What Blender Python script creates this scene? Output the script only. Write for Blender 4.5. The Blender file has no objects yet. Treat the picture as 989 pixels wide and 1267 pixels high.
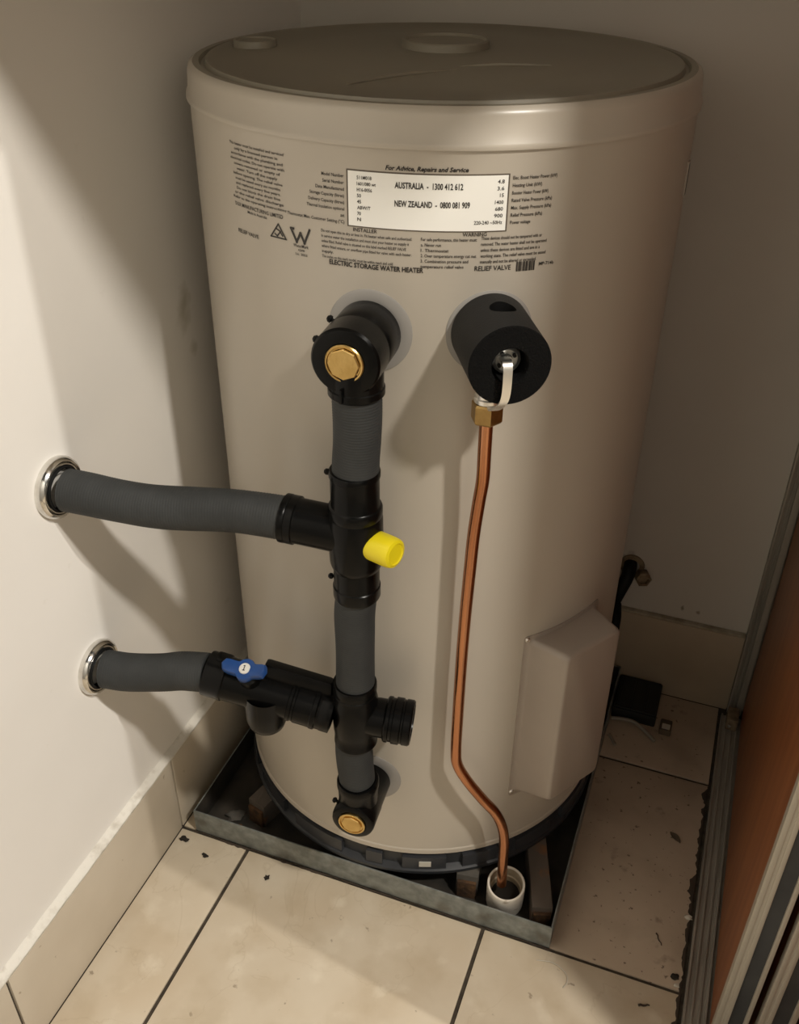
import bpy, bmesh, math, random
from mathutils import Vector, Matrix, noise
C = bpy.context.scene
COL = C.collection
PI = math.pi
R = math.radians
rnd = random.Random(7)

# ------------------------------------------------------------------ camera
cam = bpy.data.objects.new('camera', bpy.data.cameras.new('camera'))
COL.objects.link(cam)
YAW, PIT, ROL, FPX = -0.3502, -0.5883, 0.0099, 1195.1408
f = Vector((math.sin(YAW) * math.cos(PIT), math.cos(YAW) * math.cos(PIT), math.sin(PIT)))
r = Vector((math.cos(YAW), -math.sin(YAW), 0))
u = r.cross(f)
r2 = r * math.cos(ROL) + u * math.sin(ROL)
u2 = -r * math.sin(ROL) + u * math.cos(ROL)
m = Matrix((r2, u2, -f)).transposed().to_4x4()
m.translation = Vector((0.6158, -0.7575, 1.1836))
cam.matrix_world = m
cam.data.sensor_fit = 'VERTICAL'
cam.data.sensor_height = 24
cam.data.lens = FPX / 1267 * 24
cam.data.clip_start = 0.02
C.camera = cam

# ------------------------------------------------------------------ world, lamps, exposure
w = bpy.data.worlds.new('world')
C.world = w
w.use_nodes = True
w.node_tree.nodes['Background'].inputs[0].default_value = (1.0, 0.93, 0.83, 1)
w.node_tree.nodes['Background'].inputs[1].default_value = 0.028


def lamp(name, loc, energy, size, color):
    l = bpy.data.lights.new(name, 'POINT')
    l.energy = energy
    l.shadow_soft_size = size
    l.color = color
    o = bpy.data.objects.new(name, l)
    o.location = loc
    COL.objects.link(o)
    return o


lamp('room_lamp', (1.66, -0.75, 2.45), 154, 0.065, (1.0, 0.945, 0.855))
lamp('hall_lamp', (2.4, -0.46, 2.3), 105, 0.015, (1.0, 0.965, 0.91))
C.view_settings.view_transform = 'Standard'
C.view_settings.look = 'None'
C.view_settings.gamma = 1
C.view_settings.use_curve_mapping = False
C.view_settings.exposure = 0.0


# ------------------------------------------------------------------ materials
def mat(name, col, rough=0.5, metal=0.0, col2=None, scale=20, amt=0.5, bump=0.0, bscale=60, coord='Object', spec=0.5, detail=4, stretch=None, contrast=None):
    m = bpy.data.materials.new(name)
    m.use_nodes = True
    nt = m.node_tree
    b = nt.nodes['Principled BSDF']
    b.inputs['Base Color'].default_value = (*col, 1)
    b.inputs['Roughness'].default_value = rough
    b.inputs['Metallic'].default_value = metal
    b.inputs['Specular IOR Level'].default_value = spec
    tc = nt.nodes.new('ShaderNodeTexCoord')
    vec = tc.outputs[coord]
    if stretch:
        mp = nt.nodes.new('ShaderNodeMapping')
        mp.inputs['Scale'].default_value = stretch
        nt.links.new(vec, mp.inputs[0])
        vec = mp.outputs[0]
    if col2:
        n = nt.nodes.new('ShaderNodeTexNoise')
        n.inputs['Scale'].default_value = scale
        n.inputs['Detail'].default_value = detail
        nt.links.new(vec, n.inputs['Vector'])
        rp = nt.nodes.new('ShaderNodeValToRGB')
        lo, hi = contrast or (0.35, 0.7)
        rp.color_ramp.elements[0].position = lo
        rp.color_ramp.elements[1].position = hi
        rp.color_ramp.elements[0].color = (*col, 1)
        rp.color_ramp.elements[1].color = (*col2, 1)
        nt.links.new(n.outputs['Fac'], rp.inputs[0])
        nt.links.new(rp.outputs[0], b.inputs['Base Color'])
    if bump:
        n2 = nt.nodes.new('ShaderNodeTexNoise')
        n2.inputs['Scale'].default_value = bscale
        n2.inputs['Detail'].default_value = 3
        nt.links.new(vec, n2.inputs['Vector'])
        bp = nt.nodes.new('ShaderNodeBump')
        bp.inputs['Strength'].default_value = bump
        bp.inputs['Distance'].default_value = 0.002
        nt.links.new(n2.outputs['Fac'], bp.inputs['Height'])
        nt.links.new(bp.outputs[0], b.inputs['Normal'])
    return m


def add_mask(m, mask_builder, col):
    """mix a further colour over the base colour where mask_builder's socket is 1"""
    nt = m.node_tree
    b = nt.nodes['Principled BSDF']
    mx = nt.nodes.new('ShaderNodeMix')
    mx.data_type = 'RGBA'
    src = b.inputs['Base Color']
    if src.links:
        nt.links.new(src.links[0].from_socket, mx.inputs['A'])
    else:
        mx.inputs['A'].default_value = src.default_value
    mx.inputs['B'].default_value = (*col, 1)
    nt.links.new(mask_builder(nt), mx.inputs['Factor'])
    nt.links.new(mx.outputs['Result'], src)


def noise_mask(scale, lo, hi, strength=1.0, seed=0.0):
    def build(nt):
        tc = nt.nodes.new('ShaderNodeTexCoord')
        mp = nt.nodes.new('ShaderNodeMapping')
        mp.inputs['Location'].default_value = (seed, seed * 1.7, seed * .6)
        n = nt.nodes.new('ShaderNodeTexNoise')
        n.inputs['Scale'].default_value = scale
        n.inputs['Detail'].default_value = 5
        rp = nt.nodes.new('ShaderNodeMapRange')
        rp.inputs['From Min'].default_value = lo
        rp.inputs['From Max'].default_value = hi
        rp.inputs['To Max'].default_value = strength
        nt.links.new(tc.outputs['Object'], mp.inputs[0])
        nt.links.new(mp.outputs[0], n.inputs['Vector'])
        nt.links.new(n.outputs['Fac'], rp.inputs['Value'])
        return rp.outputs[0]
    return build


def spot_mask(p, rad, strength=1.0, scale=(1, 1, 1), wob=0.3, nscale=40, edge=0.3):
    """an irregular blot around point p (world = object coordinates of the wall)"""
    def build(nt):
        tc = nt.nodes.new('ShaderNodeTexCoord')
        vm = nt.nodes.new('ShaderNodeVectorMath')
        vm.operation = 'SUBTRACT'
        vm.inputs[1].default_value = p
        sc = nt.nodes.new('ShaderNodeVectorMath')
        sc.operation = 'MULTIPLY'
        sc.inputs[1].default_value = scale
        ln = nt.nodes.new('ShaderNodeVectorMath')
        ln.operation = 'LENGTH'
        n = nt.nodes.new('ShaderNodeTexNoise')
        n.inputs['Scale'].default_value = nscale
        ad = nt.nodes.new('ShaderNodeMath')
        ad.operation = 'MULTIPLY_ADD'
        ad.inputs[1].default_value = rad * wob * 4
        rp = nt.nodes.new('ShaderNodeMapRange')
        rp.inputs['From Min'].default_value = rad * (1 + wob * 2)
        rp.inputs['From Max'].default_value = rad * (1 + wob * 2 - edge)
        rp.inputs['To Max'].default_value = strength
        nt.links.new(tc.outputs['Object'], vm.inputs[0])
        nt.links.new(vm.outputs[0], sc.inputs[0])
        nt.links.new(sc.outputs[0], ln.inputs[0])
        nt.links.new(tc.outputs['Object'], n.inputs['Vector'])
        nt.links.new(n.outputs['Fac'], ad.inputs[0])
        nt.links.new(ln.outputs['Value'], ad.inputs[2])
        nt.links.new(ad.outputs[0], rp.inputs['Value'])
        return rp.outputs[0]
    return build


M = {}
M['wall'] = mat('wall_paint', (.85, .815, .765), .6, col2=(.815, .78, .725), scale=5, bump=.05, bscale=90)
add_mask(M['wall'], spot_mask((0, .190, .735), .022, .55, (1, 1, .55), .3, 35, .5), (.36, .32, .20))
add_mask(M['wall'], spot_mask((0, .205, .680), .016, .45, (1, 1, .8), .3, 45, .5), (.36, .32, .20))
add_mask(M['wall'], spot_mask((0, -.075, .945), .0035, .7, (1, 1.6, .4), .3, 200, .5), (.42, .32, .24))
add_mask(M['wall'], spot_mask((0, -.118, .335), .003, .6, (1, 1, 1), .3, 300, .5), (.40, .34, .26))
add_mask(M['wall'], noise_mask(26, .70, .78, .35, 3.1), (.58, .53, .44))
M['wall_back'] = mat('wall_paint_back_shaded', (.585, .55, .49), .6, col2=(.55, .515, .46), scale=4, bump=.05, bscale=90)  # left wall's paint with the rear corner's shade put into the colour
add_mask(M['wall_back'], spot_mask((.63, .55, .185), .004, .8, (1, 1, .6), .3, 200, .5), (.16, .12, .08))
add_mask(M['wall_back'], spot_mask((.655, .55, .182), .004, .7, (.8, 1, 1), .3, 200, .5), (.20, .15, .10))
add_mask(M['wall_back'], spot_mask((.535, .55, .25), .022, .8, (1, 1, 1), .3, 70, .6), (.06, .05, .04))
M['bounce_wall'] = mat('bounce_wall_tone', (.37, .355, .325), .6)  # tone set by how much light it should bounce
M['tile'] = mat('floor_tile_glaze', (.60, .505, .375), .42, col2=(.69, .605, .475), scale=9, bump=.06, bscale=40, contrast=(.3, .75))
add_mask(M['tile'], noise_mask(7, .52, .72, .30, 1.3), (.55, .42, .27))
add_mask(M['tile'], noise_mask(60, .70, .74, .6, 5.2), (.20, .14, .09))
def vein_mask(scale, width, strength, seed):
    def build(nt):
        tc = nt.nodes.new('ShaderNodeTexCoord')
        mp = nt.nodes.new('ShaderNodeMapping')
        mp.inputs['Location'].default_value = (seed, seed, seed)
        n = nt.nodes.new('ShaderNodeTexNoise')
        n.inputs['Scale'].default_value = scale
        n.inputs['Detail'].default_value = 6
        n.inputs['Distortion'].default_value = .6
        sb = nt.nodes.new('ShaderNodeMath')
        sb.operation = 'SUBTRACT'
        sb.inputs[1].default_value = .5
        ab = nt.nodes.new('ShaderNodeMath')
        ab.operation = 'ABSOLUTE'
        rp = nt.nodes.new('ShaderNodeMapRange')
        rp.inputs['From Min'].default_value = width
        rp.inputs['From Max'].default_value = 0
        rp.inputs['To Max'].default_value = strength
        nt.links.new(tc.outputs['Object'], mp.inputs[0])
        nt.links.new(mp.outputs[0], n.inputs['Vector'])
        nt.links.new(n.outputs['Fac'], sb.inputs[0])
        nt.links.new(sb.outputs[0], ab.inputs[0])
        nt.links.new(ab.outputs[0], rp.inputs['Value'])
        return rp.outputs[0]
    return build


add_mask(M['tile'], noise_mask(17, .50, .72, .42, 9.1), (.46, .36, .23))
add_mask(M['tile'], noise_mask(24, .60, .75, .5, 12.7), (.80, .72, .58))
add_mask(M['tile'], vein_mask(6, .005, .22, 2.0), (.42, .32, .20))
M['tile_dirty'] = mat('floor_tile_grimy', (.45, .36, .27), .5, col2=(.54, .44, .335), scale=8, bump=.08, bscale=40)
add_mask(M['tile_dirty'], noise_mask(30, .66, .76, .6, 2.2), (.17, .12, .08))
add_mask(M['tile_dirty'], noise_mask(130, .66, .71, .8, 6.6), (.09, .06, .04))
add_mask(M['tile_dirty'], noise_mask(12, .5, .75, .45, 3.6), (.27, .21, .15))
M['skirt'] = mat('skirting_tile_glaze', (.55, .475, .37), .38, col2=(.62, .545, .435), scale=7, bump=.03, bscale=30)
add_mask(M['skirt'], noise_mask(50, .69, .72, .6, 8.2), (.25, .18, .11))
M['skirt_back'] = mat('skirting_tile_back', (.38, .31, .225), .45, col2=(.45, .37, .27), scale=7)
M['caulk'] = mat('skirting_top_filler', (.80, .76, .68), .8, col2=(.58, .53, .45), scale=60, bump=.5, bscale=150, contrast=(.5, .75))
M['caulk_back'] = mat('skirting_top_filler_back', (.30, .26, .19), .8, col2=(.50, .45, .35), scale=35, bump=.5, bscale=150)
M['grout'] = mat('dark_grout', (.042, .032, .022), .9, col2=(.085, .066, .045), scale=80, bump=.4)
M['shade_shelf'] = mat('shade_shelf_paint', (.62, .58, .50), .7)
M['tank'] = mat('painted_steel', (.47, .425, .36), .30, col2=(.485, .44, .37), scale=3, bump=.03, bscale=9, spec=.5)
M['lid'] = mat('shaded_lid', (.255, .23, .18), .45, col2=(.275, .25, .195), scale=6)  # jacket paint darkened: the shade on the lid top is in the colour
M['cover'] = mat('element_cover_paint', (.35, .30, .255), .33, col2=(.365, .315, .27), scale=12, bump=.05, bscale=25)
M['disc'] = mat('grey_gasket_plastic', (.285, .27, .25), .42)
M['label'] = mat('white_label', (.88, .87, .82), .35)
M['label_edge'] = mat('label_border', (.10, .08, .06), .5)
M['ink'] = mat('printed_ink', (.025, .021, .018), .55)
M['ink_soft'] = mat('printed_ink_fine', (.075, .062, .05), .6)
M['blackplastic'] = mat('black_plastic', (.0022, .0022, .0021), .27, col2=(.0035, .0035, .0033), scale=30, bump=.04, bscale=160, spec=.16)
M['blackmatt'] = mat('black_rubber', (.004, .004, .004), .55, spec=.25)
M['sleeve'] = mat('grey_foam_sleeve', (.032, .034, .034), .62, spec=.3, col2=(.040, .042, .042), scale=40, bump=.08, bscale=300)
M['foam'] = mat('black_foam_sleeve', (.009, .009, .009), .6, spec=.3, col2=(.012, .012, .012), scale=60, bump=.15, bscale=500)
M['foam_cut'] = mat('black_foam_cut_face', (.004, .004, .004), .9, spec=.15, bump=.9, bscale=600)
M['brass'] = mat('brass', (.70, .49, .19), .32, 1.0, col2=(.60, .40, .14), scale=90, bump=.1, bscale=300)
M['brassdull'] = mat('dull_brass', (.46, .31, .12), .42, 1.0, col2=(.36, .23, .09), scale=90)
M['copper'] = mat('copper', (.58, .27, .14), .24, 1.0, col2=(.42, .175, .085), scale=45, stretch=(1, 1, .15))
M['chrome'] = mat('chrome', (.80, .79, .76), .16, 1.0, col2=(.62, .60, .56), scale=70, bump=.12, bscale=90)
M['lever'] = mat('plated_lever', (.90, .88, .83), .34, 1.0)
M['valvegrey'] = mat('grey_valve_metal', (.30, .30, .29), .4, .8, col2=(.42, .42, .40), scale=120)
M['yellow'] = mat('yellow_plastic', (.80, .66, .012), .35, bump=.05, bscale=60)
M['blue'] = mat('blue_plastic', (.008, .050, .20), .38, col2=(.012, .065, .25), scale=60)
M['white'] = mat('white_plastic', (.78, .76, .70), .4)
M['pvc'] = mat('aged_white_pvc', (.62, .56, .47), .5, col2=(.74, .69, .60), scale=40, contrast=(.3, .6))
add_mask(M['pvc'], noise_mask(70, .62, .72, .7, 4), (.28, .20, .12))
M['pvc_in'] = mat('stained_pvc_bore', (.32, .25, .16), .55, col2=(.52, .45, .34), scale=50)
M['galv'] = mat('galvanised_steel', (.185, .20, .19), .5, .45, col2=(.31, .33, .315), scale=70, detail=6, bump=.05, bscale=60)
add_mask(M['galv'], noise_mask(26, .55, .72, .7, 6), (.13, .11, .085))
M['galv_dark'] = mat('grimy_tray_base', (.020, .018, .015), .55, .0, col2=(.055, .045, .034), scale=22, detail=6, bump=.3, bscale=80)
M['ringplastic'] = mat('dark_base_plastic', (.022, .024, .028), .4, col2=(.035, .037, .04), scale=30)
M['ringlight'] = mat('slate_base_plastic', (.035, .037, .042), .42)
M['chip'] = mat('off_white_tab', (.52, .50, .44), .5)
M['bearer'] = mat('weathered_bearer', (.085, .068, .054), .8, col2=(.125, .10, .08), scale=25, bump=.4, bscale=120, stretch=(1, .2, 1))
add_mask(M['bearer'], noise_mask(22, .58, .68, .8, 9), (.22, .09, .03))
M['bearer_grey'] = mat('grimy_grey_bearer', (.065, .058, .048), .8, col2=(.12, .108, .09), scale=20, bump=.3, bscale=90)
M['rust'] = mat('rust', (.055, .028, .013), .9, col2=(.13, .065, .025), scale=90, bump=.8, bscale=150)
M['wood'] = mat('red_brown_veneer', (.235, .080, .030), .34, col2=(.33, .125, .045), scale=9, stretch=(6, 6, .35), detail=6)
M['alu'] = mat('champagne_aluminium', (.52, .485, .41), .42, .4, col2=(.54, .50, .425), scale=60, stretch=(1, 1, .02))
M['alu_dark'] = mat('slate_seal_strip', (.030, .032, .036), .45, col2=(.045, .048, .05), scale=30)
M['track'] = mat('dull_aluminium_track', (.30, .275, .235), .5, .25, col2=(.42, .39, .335), scale=40, stretch=(4, .3, 1))
M['jamb'] = mat('grey_aluminium_jamb', (.34, .32, .275), .5, .4, col2=(.41, .385, .33), scale=30, stretch=(4, 4, .2))
M['blackbox'] = mat('charcoal_plastic', (.010, .011, .010), .5, bump=.2, bscale=60)
M['cable'] = mat('grey_cable_sheath', (.30, .27, .22), .5)
M['leaf'] = mat('dry_leaf', (.085, .062, .04), .8, col2=(.13, .095, .06), scale=90)
M['twig'] = mat('dark_twig', (.05, .035, .024), .9)
M['dirt'] = mat('black_dirt', (.022, .017, .012), .95)
M['flake'] = mat('pale_flake', (.55, .51, .43), .7)
M['rustpipe'] = mat('rusty_brass', (.16, .11, .065), .6, .5, col2=(.33, .26, .17), scale=80)


# ------------------------------------------------------------------ mesh helpers
def link(name, bm, m, parent=None, root=None, smooth=True, ang=35, slots=None):
    me = bpy.data.meshes.new(name)
    bmesh.ops.recalc_face_normals(bm, faces=bm.faces)
    bm.to_mesh(me)
    bm.free()
    me.materials.append(m if not isinstance(m, str) else M[m])
    for s in slots or []:
        me.materials.append(M[s])
    if smooth:
        me.shade_smooth()
        me.set_sharp_from_angle(angle=R(ang))
    o = bpy.data.objects.new(name, me)
    COL.objects.link(o)
    if parent:
        o.parent = parent
        off = root_loc(parent)
        me.transform(Matrix.Translation(-off))
    return o


def root_loc(o):
    v = Vector((0, 0, 0))
    while o:
        v += o.location
        o = o.parent
    return v


def thing(name, label, cat, loc, group=None):
    o = bpy.data.objects.new(name, None)
    COL.objects.link(o)
    o.empty_display_size = .02
    o.location = loc
    o['label'] = label
    o['category'] = cat
    if group:
        o['group'] = group
    return o


def tag(o, label, cat, group=None):
    o['label'] = label
    o['category'] = cat
    if group:
        o['group'] = group
    # put the origin of a single-mesh thing at its base
    vs = [v.co for v in o.data.vertices]
    c = Vector(((min(v.x for v in vs) + max(v.x for v in vs)) / 2, (min(v.y for v in vs) + max(v.y for v in vs)) / 2, min(v.z for v in vs)))
    o.data.transform(Matrix.Translation(-c))
    o.location = c
    return o


def box(bm, x0, x1, y0, y1, z0, z1, bev=0.0, mtx=None, mi=0):
    r = bmesh.ops.create_cube(bm, size=1)
    vs = r['verts']
    for v in vs:
        v.co = Vector((x0 + (v.co.x + .5) * (x1 - x0), y0 + (v.co.y + .5) * (y1 - y0), z0 + (v.co.z + .5) * (z1 - z0)))
    fs = list({f for v in vs for f in v.link_faces})
    if bev:
        es = list({e for v in vs for e in v.link_edges})
        rr = bmesh.ops.bevel(bm, geom=es, offset=bev, segments=2, affect='EDGES', profile=.6)
        vs = list({v for f in rr['faces'] for v in f.verts} | {v for v in vs if v.is_valid})
        fs = list({f for v in vs for f in v.link_faces})
    for f in fs:
        f.material_index = mi
    if mtx:
        for v in vs:
            v.co = mtx @ v.co
    return vs


def frame(axis, up=(0, 0, 1)):
    a = Vector(axis).normalized()
    up = Vector(up)
    if abs(a.dot(up)) > .98:
        up = Vector((0, 1, 0))
    s = up.cross(a).normalized()
    t = a.cross(s)
    return s, t, a


def lathe(bm, prof, org=(0, 0, 0), axis=(0, 0, 1), seg=40, mi=0, closed=False):
    """prof: list of (radius, distance along axis); radius 0 closes to a point"""
    s, t, a = frame(axis)
    org = Vector(org)
    rings = []
    for (rad, h) in prof:
        c = org + a * h
        if rad < 1e-7:
            rings.append([bm.verts.new(c)])
        else:
            rings.append([bm.verts.new(c + (s * math.cos(2 * PI * k / seg) + t * math.sin(2 * PI * k / seg)) * rad) for k in range(seg)])
    pairs = list(zip(rings, rings[1:]))
    if closed:
        pairs.append((rings[-1], rings[0]))
    for A, B in pairs:
        for k in range(seg):
            k2 = (k + 1) % seg
            if len(A) == 1 and len(B) == 1:
                continue
            if len(A) == 1:
                fc = bm.faces.new((A[0], B[k], B[k2]))
            elif len(B) == 1:
                fc = bm.faces.new((A[k], A[k2], B[0]))
            else:
                fc = bm.faces.new((A[k], A[k2], B[k2], B[k]))
            fc.material_index = mi
    return rings


def spline(pts, n):
    """Catmull-Rom through pts, n samples per span"""
    P = [Vector(p) for p in pts]
    P = [P[0] * 2 - P[1]] + P + [P[-1] * 2 - P[-2]]
    out = []
    for i in range(1, len(P) - 2):
        for k in range(n):
            t = k / n
            a, b, c, d = P[i - 1:i + 3]
            out.append(.5 * ((2 * b) + (c - a) * t + (2 * a - 5 * b + 4 * c - d) * t * t + (3 * b - a - 3 * c + d) * t ** 3))
    out.append(P[-2])
    return out


def tube(bm, pts, rad, seg=20, caps=True, mi=0, rfun=None):
    P = [Vector(p) for p in pts]
    rings = []
    prev = None
    d = 0
    for i, p in enumerate(P):
        tan = (P[min(i + 1, len(P) - 1)] - P[max(i - 1, 0)]).normalized()
        if prev is None:
            s, t, _ = frame(tan)
        else:
            s = (prev - tan * prev.dot(tan)).normalized()
            t = tan.cross(s)
        prev = s
        if i:
            d += (p - P[i - 1]).length
        rr = rfun(d, i) if rfun else rad
        rings.append([bm.verts.new(p + (s * math.cos(2 * PI * k / seg) + t * math.sin(2 * PI * k / seg)) * rr) for k in range(seg)])
    for A, B in zip(rings, rings[1:]):
        for k in range(seg):
            bm.faces.new((A[k], A[(k + 1) % seg], B[(k + 1) % seg], B[k])).material_index = mi
    if caps:
        bm.faces.new(rings[0]).material_index = mi
        bm.faces.new(rings[-1][::-1]).material_index = mi
    return rings


def bmn():
    return bmesh.new()


def B(*a, **k):
    bm = bmn()
    box(bm, *a, **k)
    return bm


def L(*a, **k):
    bm = bmn()
    lathe(bm, *a, **k)
    return bm


# ------------------------------------------------------------------ the setting
YB = .5414            # front of the rear skirting
YW = .5514            # rear wall
XW = -.011            # left wall
fl = link('floor', B(-.2, 2.7, -1.9, .62, -.06, -.0035), 'grout', smooth=False)
fl['kind'] = 'structure'
GX = [0.0, .1087, .4627, .8167]
GX += [.8167 + .354 * k for k in range(1, 6)]
GY = [.0069 + .3576 * k for k in range(-5, 2)] + [YB]
g = .0026
for i in range(len(GX) - 1):
    for j in range(len(GY) - 1):
        x0, x1, y0, y1 = GX[i] + g, GX[i + 1] - g, GY[j] + g, GY[j + 1] - g
        if i == 0:
            x0 = .0008
        if GX[i] < .5 < GX[i + 1]:
            x1 = .7225
        if GX[i] > .8:
            x0 = max(x0, .905)
            if x1 - x0 < .02:
                continue
        if j == len(GY) - 2:
            y1 = YB - .001
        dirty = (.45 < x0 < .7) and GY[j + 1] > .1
        dz = rnd.uniform(-.0003, .0003)
        tl = link('floor_tile', B(x0, x1, y0, y1, -.0034, dz, bev=.0009), 'tile_dirty' if dirty else 'tile', fl)

wl = link('wall_left', B(-.13, XW, -1.9, YW + .1, -.06, 2.5), 'wall', smooth=False)
wl['kind'] = 'structure'
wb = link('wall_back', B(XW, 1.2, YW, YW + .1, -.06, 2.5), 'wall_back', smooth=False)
wb['kind'] = 'structure'
wf = link('bounce_wall_front', B(XW, 2.7, -1.9, -1.8, -.06, 2.5), 'bounce_wall', smooth=False)  # wall added behind the camera to bounce soft light onto the heater
wf['kind'] = 'structure'
bm = bmn()
box(bm, XW, .72, -.245, YW, 1.379, 1.42)  # unseen overhead slab, placed to shade the lid and upper walls
for v in bm.verts:
    if v.co.y < 0:
        v.co.y += .055 * (v.co.x - XW)     # front edge skewed so the lamp still reaches the tank's rim
ce = link('shade_shelf', bm, 'shade_shelf', smooth=False)
ce['kind'] = 'structure'

# left skirting: upright tiles with a pale filler strip along the top
HB = .1414
bs = link('baseboard_left', B(XW, -.0008, -1.9, YB, HB, HB + .0035), 'caulk', smooth=False)
# give the filler an uneven, hand-run edge
bmx = bmn()
n = 240
rows = []
for k in range(n + 1):
    y = -1.4 + (YB + 1.4) * k / n
    e = noise.noise(Vector((y * 45, 0, 0))) * .0012
    e2 = noise.noise(Vector((y * 60, 5, 0))) * .0010
    rows.append([bmx.verts.new(p) for p in ((XW, y, HB), (-.0004 + e * .4, y, HB), (-.0016 + e, y, HB + .0028 + e2), (-.006, y, HB + .0036 + e2), (XW, y, HB + .0075 + e))])
for A, Bq in zip(rows, rows[1:]):
    for k in range(4):
        bmx.faces.new((A[k], A[k + 1], Bq[k + 1], Bq[k]))
me = bpy.data.meshes.new('baseboard_left')
bmesh.ops.recalc_face_normals(bmx, faces=bmx.faces)
bmx.to_mesh(me)
bmx.free()
me.materials.append(M['caulk'])
me.shade_smooth()
bs.data = me
bs['kind'] = 'structure'
for y0, y1 in ((-1.04, -.6915), (-.6895, -.3395), (-.3355, .0055), (.0085, .3555), (.3585, YB)):
    link('skirting_tile', B(XW, 0, y0, y1, 0.0006, HB, bev=.0009), 'skirt', bs)
link('joint_filler', B(XW, -.0035, -.3398, -.3352, 0.0006, HB), 'grout', bs, smooth=False)
link('joint_filler', B(XW, -.0035, .0052, .0088, 0.0006, HB), 'grout', bs, smooth=False)

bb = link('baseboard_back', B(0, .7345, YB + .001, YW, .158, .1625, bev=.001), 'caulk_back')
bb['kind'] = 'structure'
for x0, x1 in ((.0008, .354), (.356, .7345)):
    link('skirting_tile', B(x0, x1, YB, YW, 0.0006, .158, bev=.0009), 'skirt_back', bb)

# jamb channel on the rear wall, floor track, stacked sliding doors
jm = link('trim_1', B(.7350, .7572, YB - .004, YW, 0.007, 2.05), 'jamb', smooth=False)
jm['kind'] = 'structure'
for x0, x1, p in ((.7350, .7385, .009), (.7425, .7445, .006), (.7475, .7572, .011)):
    link('channel_lip', B(x0, x1, YB - .004 - p, YB - .0035, 0.007, 2.05, bev=.0006), 'jamb', jm)
tr = link('trim_2', B(.7275, .9, -1.4, YB - .016, -.0034, .0022), 'track', smooth=False)
tr['kind'] = 'structure'
for x0, x1, z in ((.7275, .7305, .0062), (.7365, .739, .0052), (.7455, .748, .0052), (.7530, .7555, .0085), (.795, .798, .0085), (.838, .841, .0085)):
    link('track_rib', B(x0, x1, -1.4, YB - .016, .0018, z, bev=.0005), 'track', tr)


def sliding_door(name, x0, x1, y0, y1, lip):
    d = link(name, B(x0 + .0015, x1 - .0015, y0 + .012, y1, .013, 2.0), 'wood', smooth=False)
    d['kind'] = 'structure'
    bm = bmn()
    t = x1 - x0
    a, b_ = lip
    box(bm, x0 - .0008, x0 + a * .38, y0, y0 + .013, .011, 2.001, .0008)
    box(bm, x0 + a * .38, x0 + a * .62, y0 + .0014, y0 + .013, .011, 2.001)
    box(bm, x0 + a * .62, x0 + a, y0, y0 + .013, .011, 2.001, .0008)
    box(bm, x1 - b_, x1 + .0008, y0, y0 + .013, .011, 2.001, .0008)
    link('edge_stile', bm, 'alu', d)
    link('seal_strip', B(x0 + a, x1 - b_, y0 + .0035, y0 + .013, .011, 2.0), 'alu_dark', d, smooth=False)
    return d


sliding_door('door_1', .7575, .7905, -.060, YB - .017, (.0135, .0042))
sliding_door('door_2', .8005, .8350, -.062, YB, (.0125, .0055))
sliding_door('door_3', .8450, .8780, -.200, YB, (.0135, .0042))
gb = thing('door_guide', 'small rusty brown floor guide block at the back end of the door track', 'bracket', (.744, .505, .0064))
link('block', B(.735, .753, .488, .520, .0064, .030, bev=.002), 'rustpipe', gb)
link('screw', L([(0, .0015), (.003, .0012), (.0034, 0), (.0034, -.004)], (.7405, .4872, .017), (0, -1, 0), 12), 'chrome', gb)

# ------------------------------------------------------------------ the water heater
T = Vector((.2819, .2748, 0))
RT = .26
ZB, ZS, ZT = .080, .993, 1.024


def cyl(a, z, rad=RT):
    a = R(a)
    return Vector((T.x + rad * math.sin(a), T.y - rad * math.cos(a), z))


def udir(a):
    return Vector((math.sin(R(a)), -math.cos(R(a)), 0))


wh = thing('water_heater', 'large beige cylindrical electric storage water heater standing in the tray', 'water heater', (T.x, T.y, .045))
link('body', L([(0, ZB), (RT - .012, ZB), (RT - .001, ZB + .001), (RT + .0012, ZB + .004), (RT + .0012, ZB + .011), (RT, ZB + .013), (RT, ZB + .3), (RT, .6), (RT, ZS - .006), (RT + .0006, ZS - .004), (RT + .0006, ZS), (0, ZS)], T, seg=160), 'tank', wh, ang=25)
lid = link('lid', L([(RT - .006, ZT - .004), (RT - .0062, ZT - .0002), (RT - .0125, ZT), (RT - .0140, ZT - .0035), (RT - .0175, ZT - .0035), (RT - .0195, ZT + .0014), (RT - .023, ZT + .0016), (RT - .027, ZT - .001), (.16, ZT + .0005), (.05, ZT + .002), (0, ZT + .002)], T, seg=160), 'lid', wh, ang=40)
link('lid_skirt', L([(RT + .0004, ZS - .002), (RT + .0030, ZS - .002), (RT + .0034, ZS - .0005), (RT + .0030, ZS + .0030), (RT + .0012, ZS + .005), (RT - .0004, ZT - .007), (RT - .002, ZT - .0025), (RT - .0060, ZT), (RT - .0066, ZT - .002)], T, seg=160), 'tank', lid, ang=40)
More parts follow.
